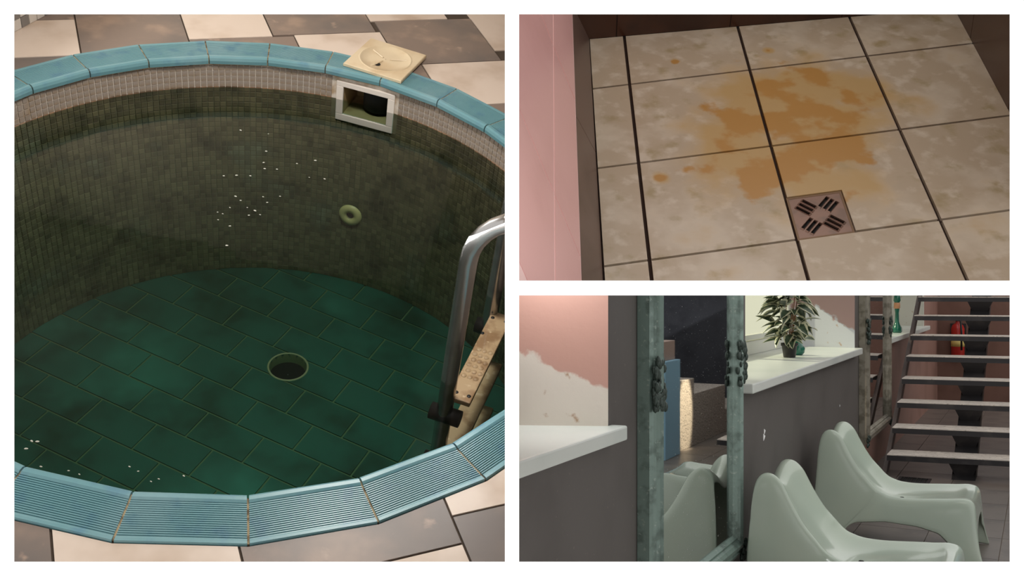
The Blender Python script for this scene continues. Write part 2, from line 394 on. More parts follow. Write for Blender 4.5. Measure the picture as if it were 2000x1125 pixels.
# loose square lid lying across coping and deck
lf = M1 @ Matrix.Translation(V((.205, 1.395, .021))) @ Matrix.Rotation(math.radians(-12.5), 4, 'Z') @ Matrix.Rotation(math.radians(1.5), 4, 'X')
lid = root('drain_cover', lf, (0, 0, -.01), label='square cream plastic lid with round dished centre lying on the coping', cat='lid')
mb = MB(); S2 = .145; n = 40
ringp = lambda r, z: [V((r * math.cos(2 * math.pi * k / n), r * math.sin(2 * math.pi * k / n), z)) for k in range(n)]
def sqp(k, h, z):
    a = 2 * math.pi * k / n; c, s = math.cos(a), math.sin(a); q = h / max(abs(c), abs(s)); return V((q * c, q * s, z))
corner = lambda h, z: [sqp(k, h, z) for k in range(n)]
rings = [corner(S2, -.008), corner(S2, .004), corner(S2 - .003, .007), ringp(.124, .007), ringp(.121, .0095), ringp(.117, .0095), ringp(.114, .006), ringp(.07, .001), ringp(.03, .001), ringp(.002, .0035)]
b = 0; mb.v = [p for rg in rings for p in rg]
for i in range(len(rings) - 1):
    for k in range(n): mb.f.append([i * n + k, i * n + (k + 1) % n, (i + 1) * n + (k + 1) % n, (i + 1) * n + k]); mb.m.append(0); mb.sm.append(2 < i)
mb.f.append(list(range(n - 1, -1, -1))); mb.m.append(0); mb.sm.append(False)
ob('plate', mb, M_lid, lid, lf)
ob('finger_hole', MB().lathe([(.001, .0025), (.013, .0045), (.0145, .0045)], (-.012, -.062, -.001), 18), M_hole, lid, lf)
mb = MB()
for a in (.5, 2.6, 4.4): mb.hexa([V((math.cos(a + d) * r, math.sin(a + d) * r, .0035)) for r, d in ((.02, -.2), (.1, -.05), (.1, .05), (.02, .2))] + [V((math.cos(a + d) * r, math.sin(a + d) * r, .0065)) for r, d in ((.02, -.1), (.1, -.02), (.1, .02), (.02, .1))])
ob('rib', mb, M_lid, lid, lf)

# ladder
lad = root('pool_ladder', M1, (.9, -.18, PFLOOR), label='steel pool ladder with dimpled cream treads in the pool', cat='ladder')
la_ = math.radians(-10); rad = V((math.cos(la_), math.sin(la_), 0)); tan = V((-math.sin(la_), math.cos(la_), 0))
r1 = V((.843, -.429, 0)); r2 = r1 + tan * .5
for rr_, nm in ((r1, 'handrail'), (r2, 'handrail')):
    pts = [rr_ + V((0, 0, z)) for z in (-1.05, -.6, -.3, 0, .2, .36)]
    c = rr_ + rad * .22 + V((0, 0, .36))
    pts += [c + (-rad * math.cos(t) + V((0, 0, 1)) * math.sin(t)) * .22 for t in [math.pi * k / 16 for k in range(1, 17)]]
    pts += [pts[-1] - V((0, 0, .3))]
    ob(nm, MB().tube(pts, .0285, 20), M_steel, lad, M1, clip=LEFT)
for z in (-.25, -.5, -.75):
    base = r1 + rad * .004 + V((0, 0, z))
    mb = MB(); p0 = base - tan * .0; p1 = base + tan * .5
    mb.hexa([p0, p0 + rad * .08, p1 + rad * .08, p1] + [q + V((0, 0, .022)) for q in (p0, p0 + rad * .08, p1 + rad * .08, p1)])
    tr = ob('tread', mb, M_tread, lad, M1, clip=LEFT, bevel=.004)
    if z == -.25:
        mb = MB()
        for i in range(6):
            for j in range(3):
                q = base + tan * (.12 + i * .03) + rad * (.016 + j * .022 + (.006 if i % 2 else 0)) + V((0, 0, .021))
                mb.lathe([(.0115, 0), (.0095, .004), (.001, .005)], q, 10)
        ob('dimple', mb, M_tread, tr, M1, clip=LEFT)
        for d, e in ((.46, .014), (.46, .066), (.36, .006), (.03, .02), (.03, .066)): ob('screw', MB().lathe([(.001, .024), (.007, .024), (.008, .02)], base + tan * d + rad * e, 10), M_black, tr, M1, clip=LEFT)
    for rr_ in (r1, r2):
        mb = MB().tube([rr_ - rad * .05 + V((0, 0, z - .07)), rr_ + rad * .06 + V((0, 0, z - .07))], .031, 14)
        ob('clamp', mb, M_black, lad, M1, clip=LEFT)

# water
def water_mat(top):
    m = bpy.data.materials.new('pool_water_top' if top else 'pool_water_side'); m.use_nodes = True
    nt = m.node_tree; N = nt.nodes; L = nt.links; N.remove(N['Principled BSDF']); out = N['Material Output']
    tr = N.new('ShaderNodeBsdfTransparent')
    if top:
        gl = N.new('ShaderNodeBsdfGlossy'); gl.inputs['Roughness'].default_value = .0
        fr = N.new('ShaderNodeFresnel'); fr.inputs['IOR'].default_value = 1.33
        mx = N.new('ShaderNodeMixShader'); L.new(fr.outputs[0], mx.inputs[0]); L.new(tr.outputs[0], mx.inputs[1]); L.new(gl.outputs[0], mx.inputs[2])
        tc = N.new('ShaderNodeTexCoord'); no = N.new('ShaderNodeTexNoise'); no.inputs['Scale'].default_value = 5; no.inputs['Detail'].default_value = 2
        bp = N.new('ShaderNodeBump'); bp.inputs['Strength'].default_value = .12; bp.inputs['Distance'].default_value = .01
        L.new(tc.outputs['Object'], no.inputs['Vector']); L.new(no.outputs['Fac'], bp.inputs['Height']); L.new(bp.outputs[0], gl.inputs['Normal'])
        L.new(mx.outputs[0], out.inputs['Surface'])
    else: L.new(tr.outputs[0], out.inputs['Surface'])
    ab = N.new('ShaderNodeVolumeAbsorption'); ab.inputs['Color'].default_value = WCOL; ab.inputs['Density'].default_value = WDEN
    L.new(ab.outputs[0], out.inputs['Volume'])
    return m
WCOL = (.66, .86, .80, 1); WDEN = .82
mb = MB(); n = 96; rw = RW - .0075
mb.v = [V((*pol(rw, 2 * math.pi * k / n), z)) for z in (PFLOOR + .005, WATER) for k in range(n)]
mb.f = [list(range(n, 2 * n)), list(range(n - 1, -1, -1))] + [[k, (k + 1) % n, n + (k + 1) % n, n + k] for k in range(n)]
mb.m = [0] + [1] * (n + 1); mb.sm = [False] * (n + 2)
ob('pool_water', mb, [water_mat(True), water_mat(False)], fr=M1, org=(0, 0, WATER), clip=LEFT, kind='stuff', label='still green water filling the round pool', cat='water')

# hall ceiling over the pool
mb = MB(); mb.box((-2.7, -1.6, 2.05), (1.6, 2.75, 2.1))
ob('ceiling_pool', mb, mat('hall_ceiling', (176, 164, 150), .8), fr=M1, org=(0, 0, 2.05), clip=LEFT, clip2=((0, YW + TH + .02, 0), (0, -1, 0)), kind='structure', label='plain ceiling above the pool')
mb = MB(); mb.box((-2.7, 2.65, -.03), (1.6, 2.75, 2.05))  # unseen end wall, added so the water reflects one even tone
ob('wall_pool_hall', mb, mat('hall_wall', (230, 216, 198), .8), fr=M1, org=(0, 2.7, 0), clip=LEFT, kind='structure', label='plain unseen wall added at the far end of the pool hall')
# foam specks on the water
FS = [(520, 296), (470, 255), (517, 330), (489, 344), (462, 343), (437, 344), (524, 262), (515, 318), (460, 384), (470, 392), (483, 406), (449, 406), (425, 415), (435, 418), (486, 421), (426, 430), (449, 442), (443, 480), (514, 385), (522, 396), (498, 412), (508, 420), (547, 384), (634, 350), (604, 347), (580, 320), (616, 314), (541, 331), (62, 862), (73, 863), (51, 877), (80, 912), (134, 920), (155, 927), (253, 912), (359, 930), (295, 941), (310, 936), (270, 921)]
fm = bpy.data.meshes.new('foam_speck'); t = MB().ball((0, 0, 0), 1, 8, 4, sc=(1, .55, .35)); fm.from_pydata([tuple(p) for p in t.v], [], t.f); fm.materials.append(M_foam)
for i, (x, y) in enumerate(FS):
    p = deck(x, y, WATER); s = rnd.uniform(.0035, .0065)
    o = bpy.data.objects.new('foam_speck', fm); COL.objects.link(o)
    o.matrix_world = M1 @ Matrix.Translation(p + V((0, 0, .0015))) @ Matrix.Rotation(rnd.uniform(-.5, .5), 4, 'Z') @ Matrix.Diagonal((s, s, s, 1))
    finish(o, 'tiny pale speck of foam floating on the pool water', 'foam', 'foam specks on the pool water')

# mosaic-clad plinth at the far edge of the deck
c0 = deck(28, 64); c1 = deck(100, 26); ax = (c1 - c0); ax.z = 0; ax.normalize(); bxn = V((-ax.y, ax.x, 0))
pf = M1 @ Matrix(((ax.x, bxn.x, 0, c0.x), (ax.y, bxn.y, 0, c0.y), (0, 0, 1, 0), (0, 0, 0, 1)))
pl = root('mosaic_plinth', pf, (0, 0, .002), label='mosaic clad plinth with pale and grey tiles on the deck', cat='plinth')
ob('core', MB().box((-.4, .006, .002), (.8, .5, .3)), M_mgrout, pl, pf)
M_pm = mat('plinth_tile', (196, 190, 182), .2, rand=.45)
M_pm2 = mat('plinth_tile_grey', (120, 116, 112), .2, rand=.3)
for i in range(24):
    for j in range(4):
        ob('tile', MB().box((-.4 + i * .05 + .002, 0, .004 + j * .05), (-.4 + i * .05 + .048, .008, .05 + j * .05)), M_pm if (i * 7 + j * 3) % 5 < 3 else M_pm2, pl, pf)

# ================================================================== SHOWER ROOM
def proj(p): return 1000 + F * p.x / p.y, 562.5 - F * (p.z - EYE) / p.y
def ccw(p):
    s = sum(p[i][0] * p[(i + 1) % len(p)][1] - p[(i + 1) % len(p)][0] * p[i][1] for i in range(len(p)))
    return p if s > 0 else p[::-1]
def st2(s, t): q = T2(s, t); return (q.x, q.y)
def shower_mat():
    m = mat('shower_tile', (186, 168, 146), .38, mottle=[(6, (204, 190, 172), .45, .65), (13, (168, 150, 118), .54, .72, 8), (22, (206, 192, 174), .5, .7, 8)], bump=(25, .06))
    nt, N, L, b, tc, noise, mix, ramp, cur = m_tools[m]
    # rusty stains around the drain: blobs with ragged edges, a mark of its own shape
    fac = None
    for (s, t, rx) in ((1.3, 1.6, .2), (1.72, 1.45, .1), (.88, 1.7, .13), (.85, 2.2, .14), (1.2, 2.25, .16), (.15, 2.2, .02), (.4, .75, .015), (1.2, .75, .015), (1.5, 2.15, .1)):
        c = T2(s, t); vm = N.new('ShaderNodeVectorMath'); vm.operation = 'DISTANCE'; vm.inputs[1].default_value = tuple(c)
        L.new(tc.outputs['Object'], vm.inputs[0])
        r = N.new('ShaderNodeMapRange'); r.inputs[1].default_value = 0; r.inputs[2].default_value = rx * 1.7; r.inputs[3].default_value = 1; r.inputs[4].default_value = 0
        L.new(vm.outputs['Value'], r.inputs[0])
        if fac is None: fac = r.outputs[0]
        else:
            mx = N.new('ShaderNodeMath'); mx.operation = 'MAXIMUM'; L.new(fac, mx.inputs[0]); L.new(r.outputs[0], mx.inputs[1]); fac = mx.outputs[0]
    def withnoise(sc, amp, lo, hi):
        a = N.new('ShaderNodeMath'); a.operation = 'MULTIPLY_ADD'; L.new(noise(sc, 6), a.inputs[0]); a.inputs[1].default_value = amp; L.new(fac, a.inputs[2])
        return ramp(a.outputs[0], lo, hi)
    c1 = mix(withnoise(6, 1.9, 1.05, 1.65), cur, lin((190, 158, 110)))
    c2 = mix(withnoise(9, 2.4, 1.75, 2.0), c1, lin((182, 136, 76)))
    L.new(c2, b.inputs['Base Color'])
    return m
M_sh = shower_mat()
M_shg = mat('shower_grout', (46, 26, 16), .9)
M_brown = mat('brown_wall_tile', (74, 44, 30), .3, mottle=[(5, (58, 34, 24), .45, .65)])
M_pink = mat('pink_wall_tile', (238, 188, 186), .28, mottle=[(3, (222, 170, 168), .4, .7)])
M_pinkg = mat('pink_grout', (244, 208, 204), .7)
M_skirt = mat('skirting_tile', (108, 88, 80), .35, mottle=[(5, (92, 74, 66), .4, .65)])
SB = .4   # t of the back wall at s (slightly skew)
def tback(s): return .262 + (s + .3) * .052
def sright(t): return 2.958 - .0385 * (t - .2)
outer = ccw([st2(-.30, tback(-.3)), st2(sright(.42), tback(2.95)), st2(sright(4.2), 4.2), st2(-.315, 4.2)])
base_ = ccw([st2(-.42, .1), st2(3.1, .2), st2(3.05, 4.2), st2(-.42, 4.2)])
mb = MB().prism([V((x, y, -.034)) for x, y in base_], (0, 0, .026))
floor_shower = ob('floor_shower', mb, M_shg, fr=M2, org=(0, 0, 0), clip=((0, 0, EYE + .0095), (0, 0, -1)), kind='structure', label='beige tiled shower floor with dark joints and rusty stains')
gr0, gr1, gt0, gt1 = 1.0, 1.41, 2.575, 3.0
for i, (s0, s1) in enumerate(((-.305, 0), (0, 1), (1, 2), (2, 3))):
    for j, (t0, t1) in enumerate(((.2, 1), (1, 2), (2, 3), (3, 4))):
        g = .010; gl = .013
        s1_, t0_ = s1 - gl, t0 + g
        poly = [(s0 + (gl if i else .004), t0 + g), (s1 - gl, t0 + g), (s1 - gl, t1 - g), (s0 + (gl if i else .004), t1 - g)]
        poly = inside(ccw([st2(*q) for q in poly]), outer)
        if len(poly) < 3: continue
        mb = MB(); pcs = [poly]
        if i == 2 and j == 2: pcs = minus(poly, ccw([st2(gr0 - .1, gt0), st2(gr1, gt0), st2(gr1, gt1 + .1), st2(gr0 - .1, gt1 + .1)]))
        for pc in pcs: mb.prism([V((x, y, -.008)) for x, y in ccw(pc)], (0, 0, .008))
        ob('tile', mb, M_sh, floor_shower, M2, clip=((0, 0, EYE + .0095), (0, 0, -1)))
# drain grate, sunk a little below the tiles
gf = M2 @ Matrix.Translation(T2((gr0 + gr1) / 2, (gt0 + gt1) / 2 + .004))
gA = la.normalized() * .125 / 2; gB = lb.normalized() * .143 / 2
M_grate = mat('grate_steel', (142, 112, 98), .35, metal=.35, mottle=[(30, (128, 104, 92), .45, .65)])
grate = root('floor_grate', gf, (0, 0, -.008), label='square brownish metal drain grate with diagonal slots in the tiled floor', cat='drain')
def gq(u, v, z): q = gA * u + gB * v; return V((q.x, q.y, z))
plate = [(-1, -1), (1, -1), (1, 1), (-1, 1)]
slots = []
for cx, cy, d in ((-.42, -.46, 1), (.42, -.46, -1), (.42, .46, 1), (-.42, .46, -1)):
    for k in (-1, 0, 1):
        # slot axis runs along the diagonal towards the plate centre
        ux, uy = (1, 1) if d == 1 else (1, -1)
        ox, oy = (1, -1) if d == 1 else (1, 1)
        c = (cx + ox * k * .145, cy + oy * k * .145); L_, W_ = .205, .045
        slots.append([(c[0] + ux * L_ * a + ox * W_ * b_, c[1] + uy * L_ * a + oy * W_ * b_) for a, b_ in ((-1, -1), (1, -1), (1, 1), (-1, 1))])
pieces = [plate]
for sl in slots:
    nxt = []
    for pc in pieces:
        pc = ccw(pc); nxt += minus(pc, ccw(sl))
    pieces = nxt
mb = MB()
for pc in pieces: mb.prism([gq(x, y, -.006) for x, y in ccw(pc)], (0, 0, .003))
ob('plate', mb, M_grate, grate, gf)
for sl in slots:
    mb = MB(); n4 = len(sl); inn = [((sl[0][0] + sl[2][0]) / 2 + (x - (sl[0][0] + sl[2][0]) / 2) * 1.0, (sl[0][1] + sl[2][1]) / 2 + (y - (sl[0][1] + sl[2][1]) / 2) * 1.0) for x, y in sl]
    cx_, cy_ = sum(p[0] for p in sl) / 4, sum(p[1] for p in sl) / 4
    out_ = [(cx_ + (x - cx_) * 1.22, cy_ + (y - cy_) * 1.22) for x, y in sl]
    vs = [gq(x, y, -.003) for x, y in out_] + [gq(x, y, -.0008) for x, y in inn] + [gq(x, y, -.006) for x, y in inn]
    mb.add(vs, [(k, (k + 1) % 4, 4 + (k + 1) % 4, 4 + k) for k in range(4)] + [(4 + k, 4 + (k + 1) % 4, 8 + (k + 1) % 4, 8 + k) for k in range(4)])
    ob('slot_rim', mb, M_grate, grate, gf)
mb = MB()
for a, b_ in (((-1.05, -1.05), (1.05, -.96)), ((-1.05, .96), (1.05, 1.05)), ((-1.05, -.96), (-.97, .96)), ((.97, -.96), (1.05, .96))):
    mb.prism([gq(x, y, -.007) for x, y in ccw([(a[0], a[1]), (b_[0], a[1]), (b_[0], b_[1]), (a[0], b_[1])])], (0, 0, .0045))
ob('rim', mb, mat('grate_rim', (120, 92, 66), .45, metal=.3), grate, gf)
ob('sump', MB().prism([gq(x, y, -.0085) for x, y in plate], (0, 0, .0008)), M_hole, grate, gf)

def lean_wall(name, pts_fn, t0, t1, up, rows, label, base_m):
    """pts_fn(t) base point, up direction; rows = [(h0, h1, [joints], material, tile depth)]"""
    up = up.normalized(); a, b = pts_fn(t0), pts_fn(t1); nrm = (b - a).cross(up).normalized()
    ctr = T2(1.3, 1.5, .5)
    if nrm.dot(ctr - a) < 0: nrm = -nrm
    H = max(r[1] for r in rows)
    mb = MB().hexa([a - nrm * .03, a - nrm * .001, b - nrm * .001, b - nrm * .03] + [q + up * H for q in (a - nrm * .03, a - nrm * .001, b - nrm * .001, b - nrm * .03)])
    W = ob(name, mb, base_m, fr=M2, org=tuple(a), clip=RIGHT, clip2=UPPER, kind='structure', label=label)
    for h0, h1, js, m, sk in rows:
        js = [t0] + [j for j in js if t0 < j < t1] + [t1]
        for k in range(len(js) - 1):
            g = .0028 if h0 > 0 else .0015
            d = (b - a).normalized()
            q = lambda t, h: pts_fn(t) + up * h + d * (sk * h)
            p = [q(js[k], h0 + .0015) + d * g, q(js[k + 1], h0 + .0015) - d * g, q(js[k + 1], h1 - .0035) - d * g, q(js[k], h1 - .0035) + d * g]
            vs = [x - nrm * .003 for x in p] + [x for x in p]
            mb = MB().hexa(vs)
            if max((M2 @ x).x for x in vs) > .012: ob('tile', mb, m, W, M2, clip=RIGHT, clip2=UPPER)
    return W
upl = V((-.45, 0, 1))
lw = lambda t: T2(-.305 - .003 * (t - .3), t)
def tfor(y, h):   # t whose wall point at height h shows at image height y
    lo, hi = 0, 5
    for _ in range(40):
        m_ = (lo + hi) / 2
        if proj(M2 @ (lw(m_) + upl.normalized() * h))[1] < y: lo = m_
        else: hi = m_
    return lo
j1, j2 = tfor(225, .125), tfor(545, .125)
JL = [j1 - (j2 - j1), j1, j2, j2 + (j2 - j1)]
lean_wall('wall_shower_left', lw, .2, 4.6, upl, [(0, .125, JL, M_skirt, 0), (.125, .255, JL, M_pink, -.5), (.255, .62, JL, M_pink, -.5)], 'pink tiled shower wall above a brown skirting tile', M_pinkg)
lean_wall('wall_shower_back', lambda s: T2(s, tback(s)), -.42, 3.05, V((0, 0, 1)), [(0, .33, [-.07, .93, 1.93, 2.93], M_brown, 0), (.33, .66, [-.07, .93, 1.93, 2.93], M_brown, 0)], 'dark brown tiled wall behind the shower floor', mat('brown_grout', (38, 22, 14), .9))
lean_wall('wall_shower_right', lambda t: T2(sright(t), t), .3, 3.0, V((-.15, 0, 1)), [(0, .33, [.93, 1.93], M_brown, 0), (.33, .66, [.93, 1.93], M_brown, 0)], 'dark brown tiled wall at the side of the shower', mat('brown_grout_pale', (150, 112, 92), .9))
mb = MB().box((.0095, YW + TH, EYE - .009), (1.45, 2.35, EYE + .009))
ob('ceiling', mb, M_div, org=(.7, 1.7, EYE - .009), kind='structure', label='thin slab dividing the shower room from the lounge')

# ================================================================== LOUNGE
def W3(u, v, z): return L3(u, v, z)
def blk(mb, u0, u1, v0, v1, z0, z1): return mb.box((-u1, v0, z0), (-u0, v1, z1))
def uvprism(mb, pts, z0, z1, m=0): return mb.prism([V((-u, v, z0)) for u, v in pts][::-1], (0, 0, z1 - z0), m)
M_taupe = mat('taupe_paint', (100, 95, 92), .55, mottle=[(2.5, (92, 87, 84), .45, .7), (60, (120, 112, 106), .66, .72)], bump=(35, .08))
M_mauve = mat('mauve_wall', (150, 114, 102), .6, mottle=[(2, (136, 102, 90), .45, .7)], bump=(30, .1))  # same wall as the taupe part, toned pinker past the second mirror
M_backw = mat('brown_plaster', (120, 88, 76), .7, mottle=[(3, (108, 78, 66), .45, .7)], bump=(20, .15))
M_sill = mat('sill_white', (222, 226, 220), .3, mottle=[(2, (210, 216, 210), .45, .7)])
M_ltile = mat('lounge_tile', (112, 104, 98), .35, mottle=[(4, (94, 88, 84), .45, .7), (14, (126, 116, 106), .6, .75)])
M_lg = mat('lounge_grout', (128, 116, 104), .9)
SZ0, SZ1, VF = .932, .977, -.05
HW = 2.0
# floor
mb = MB(); blk(mb, .4, 11.6, -.3, 3.4, -.06, -.006)
floor_l = ob('floor_lounge', mb, M_lg, fr=M3, org=(0, 0, -.06), clip=RIGHT, kind='structure', label='grey-brown tiled floor of the lounge')
tm = bpy.data.meshes.new('floor_tile'); t = MB().box((-.248, -.188, -.006), (.248, .188, 0)); tm.from_pydata([tuple(p) for p in t.v], [], t.f); tm.materials.append(M_ltile)
for i in range(21):
    for j in range(9):
        inst('tile', tm, floor_l, MW[floor_l].inverted() @ M3 @ Matrix.Translation(V((-(1.36 + .5 * i), .168 + .38 * (j - .5), 0))))
# window wall: dado, piers
mb = MB(); blk(mb, -.2, 5.5, -.2, VF, 0, SZ0)
uvprism(mb, [(.70, VF), (2.32, VF), (2.32, -.2), (.80, -.2), (.64, -.2)], SZ0, HW)
uvprism(mb, [(.64, -.2), (.80, -.2), (.62, -.36), (.56, -.36)], SZ0, HW)
uvprism(mb, [(5.31, VF), (5.5, VF), (5.5, -.56), (5.39, -.56)], SZ0, HW)
blk(mb, .2, 5.5, -.6, VF, 1.95, HW + .15); blk(mb, 2.32, 5.5, -.62, -.52, 1.5, HW)
wall_win = ob('wall_window_side', mb, M_taupe, fr=M3, org=(0, 0, 0), clip=RIGHT, kind='structure', label='dark taupe painted wall under and between the deep window niches')
mb = MB(); blk(mb, 5.5, 11.7, -.2, VF, 0, SZ0); uvprism(mb, [(5.5, VF), (6.9, VF), (6.9, -.56), (5.5, -.56)], SZ0, HW)
uvprism(mb, [(10.0, VF), (11.7, VF), (11.7, -.56), (10.1, -.56)], SZ0, HW); blk(mb, 5.5, 11.7, -.6, VF, 1.95, HW + .15); blk(mb, 6.9, 10.1, -.62, -.52, 1.5, HW)
ob('wall_window_side_far', mb, M_mauve, fr=M3, org=(0, 0, 0), kind='structure', label='mauve-toned wall beside the open stairs')
# reveals with flaking plaster
def reveal_mat(name, pink, white, base, slope, amp):
    m = mat(name, pink, .6, bump=(40, .2)); nt, N, L, b, tc, noise, mix, ramp, cur = m_tools[m]
    sx = N.new('ShaderNodeSeparateXYZ'); L.new(tc.outputs['Object'], sx.inputs[0])
    cl = N.new('ShaderNodeMath'); cl.operation = 'MINIMUM'; L.new(sx.outputs[0], cl.inputs[0]); cl.inputs[1].default_value = .26
    a = N.new('ShaderNodeMath'); a.operation = 'MULTIPLY_ADD'; L.new(cl.outputs[0], a.inputs[0]); a.inputs[1].default_value = -slope; L.new(sx.outputs[2], a.inputs[2])
    n = N.new('ShaderNodeMath'); n.operation = 'MULTIPLY_ADD'; L.new(noise(14, 8), n.inputs[0]); n.inputs[1].default_value = amp; L.new(a.outputs[0], n.inputs[2])
    msk = ramp(n.outputs[0], base + amp * .5 - .006, base + amp * .5 + .012)
    dirt = mix(ramp(noise(17, 5), .64, .74), lin(white), lin((186, 150, 118)))
    L.new(mix(msk, dirt, lin(pink)), b.inputs['Base Color'])
    return m
def reveal(parent, p0, p1, z0, z1, m):
    a, b = V((-p0[0], p0[1], 0)), V((-p1[0], p1[1], 0)); d = (b - a); ln = d.length; d.normalize()
    n = V((-d.y, d.x, 0))
    if n.x < 0: n = -n                       # towards smaller U
    f = M3 @ Matrix(((d.x, n.x, 0, a.x), (d.y, n.y, 0, a.y), (0, 0, 1, 0), (0, 0, 0, 1)))
    mb = MB().box((0.001, .0, z0), (ln, .006, z1))
    return ob('plaster_reveal', mb, m, None, f, org=(0, 0, z0), clip=RIGHT, kind='structure')
rv = reveal(None, (.70, VF), (.565, -.36), SZ1 - .001, 1.95, reveal_mat('reveal_near', (206, 160, 146), (232, 222, 210), .10, .5, .14)); rv.name = 'wall_reveal_near'; rv['label'] = 'pink niche side with flaking white plaster above the broad sill'
rv = reveal(None, (5.31, VF), (5.39, -.56), SZ1 - .001, 1.95, reveal_mat('reveal_mid', (176, 146, 142), (206, 208, 214), .12, .62, .13)); rv.name = 'wall_reveal_middle'; rv['label'] = 'mauve niche side with flaking plaster beside the potted plant'
rv = reveal(None, (10.0, VF), (10.1, -.56), SZ1 - .001, 1.95, reveal_mat('reveal_far', (206, 200, 190), (226, 224, 216), .5, .2, .1)); rv.name = 'wall_reveal_far'; rv['label'] = 'whitewashed niche side near the stairs'
# windows with sills
M_wf = mat('window_frame_white', (226, 226, 216), .35)
def pane_mat():
    m = bpy.data.materials.new('window_pane'); m.use_nodes = True; N = m.node_tree.nodes; L = m.node_tree.links
    tr = N.new('ShaderNodeBsdfTransparent'); tr.inputs[0].default_value = (.62, .63, .55, 1)
    tl = N.new('ShaderNodeBsdfTranslucent'); tl.inputs[0].default_value = (.7, .7, .62, 1)
    mx = N.new('ShaderNodeMixShader'); mx.inputs[0].default_value = .12
    L.new(tr.outputs[0], mx.inputs[1]); L.new(tl.outputs[0], mx.inputs[2]); N.remove(N['Principled BSDF']); L.new(mx.outputs[0], N['Material Output'].inputs['Surface'])
    return m
M_pane = pane_mat()
def window(n, u0, u1, w0, w1, label, pane=True):
    W = root('window_%d' % n, M3, (-(u0 + u1) / 2, -.3, SZ0), kind='structure', label=label)
    mb = MB(); blk(mb, u0, u1, -.56, 0, SZ0, SZ1)
    ob('window_sill', mb, M_sill, W, M3, clip=RIGHT, bevel=.006)
    if pane:
        for a, b_, c, d in ((w0, w1, SZ1, 1.06), (w0, w1, 1.44, 1.5)):
            mb = MB(); blk(mb, a, b_, -.57, -.51, c, d); ob('frame_rail', mb, M_wf, W, M3, bevel=.004)
        mb = MB(); blk(mb, w0, w1, -.56, -.525, 1.066, 1.10); ob('sash_rail', mb, M_wf, W, M3, bevel=.003)
        for a in (w0, (w0 + w1) / 2, w1 - .08):
            mb = MB(); blk(mb, a, a + .08, -.57, -.515, 1.06, 1.44); ob('frame_stile', mb, M_wf, W, M3, bevel=.004)
        mb = MB(); blk(mb, w0, w1, -.548, -.543, 1.05, 1.46); ob('pane', mb, M_pane, W, M3)
    return W
window(1, -.2, .735, 0, 0, 'broad white sill in the niche with the pink reveal', False)
window(2, 2.27, 5.33, 2.32, 5.40, 'frosted window and white sill behind the potted plant')
window(3, 6.83, 10.15, 6.9, 10.1, 'window and white sill beside the open stairs')
for (x, y, sz) in ((1493, 842, .02), (1492, 853, .026), (1449, 860, .016), (1640, 792, .012)):
    k = (x - 1000) / F; u = (2.5 * k - .0175 + .05 * (.8872 + .4613 * k)) / (.4613 - .8872 * k); q = P3(u, VF); z = EYE - (y - 562.5) / F * q.y
    mb = MB(); mb.prism([V((-u + sz * math.cos(a) * f_, VF, z + sz * .8 * math.sin(a) * f_)) for a, f_ in ((0, .5), (1, .9), (2, .4), (3, .8), (4.1, .5), (5.2, 1))], (0, .002, 0))
    ob('chip', mb, M_white, wall_win, M3)
# end walls
mb = MB(); blk(mb, 11.6, 11.75, -.3, 3.5, 0, HW)
wb = ob('wall_back', mb, M_backw, fr=M3, org=(-11.6, 1, 0), kind='structure', label='brown plastered end wall behind the stairs')
mb = MB(); n = 26
pts = [(1.02 + 1.6 * k / n, .03 + .08 * abs(math.sin(k * 1.3)) + .03 * rnd.random() + (.03 if k > 5 else 0)) for k in range(n + 1)]
poly = [V((-11.598, v, z)) for v, z in pts] + [V((-11.598, pts[-1][0], 0)), V((-11.598, pts[0][0], 0))]
mb.prism(poly, (.006, 0, 0)); ob('bare_plaster', mb, mat('bare_plaster', (196, 176, 150), .8, mottle=[(9, (170, 146, 120), .5, .7)]), wb, M3)
M_navy = mat('dark_wall', (52, 54, 62), .5, mottle=[(70, (120, 120, 124), .66, .7), (5, (40, 42, 50), .45, .7)])
mb = MB(); blk(mb, 2.6, 8.7, 3.3, 3.42, 0, HW + .6); blk(mb, 8.7, 8.82, 1.62, 3.42, 0, HW + .6)
ob('wall_right', mb, M_navy, fr=M3, org=(-6, 3.3, 0), kind='structure', label='dark speckled wall opposite the windows')
# stone steps opposite, seen in the tall mirror
M_granite = mat('granite', (178, 168, 158), .5, mottle=[(70, (96, 90, 86), .5, .6), (40, (182, 172, 160), .58, .68)])
def uvbox(name, u0, u1, v0, v1, z0, z1, m, parent=None, bevel=.004, **k):
    mb = MB(); blk(mb, u0, u1, v0, v1, z0, z1); return ob(name, mb, m, parent, M3, bevel=bevel, **k)
stp = root('stone_steps', M3, (-6.9, 2.0, 0), label='grey granite steps standing against the dark wall', cat='steps')
uvbox('step', 6.1, 6.6, 1.6, 2.6, 0, .60, M_granite, stp); uvbox('step', 6.6, 7.6, 1.6, 2.6, 0, .46, M_granite, stp); uvbox('step', 7.6, 8.6, 1.6, 2.6, 0, .22, M_granite, stp)
uvbox('blue_pillar', 5.71, 6.09, 1.56, 1.9, 0, .80, mat('blue_panel', (150, 196, 222), .4), cat='pillar', label='low light blue pillar beside the granite steps')
uvbox('pillar_block', 5.73, 6.07, 1.6, 1.88, .80, .96, mat('pillar_block', (176, 152, 140), .6), cat='block', label='pinkish stone block on top of the blue pillar')

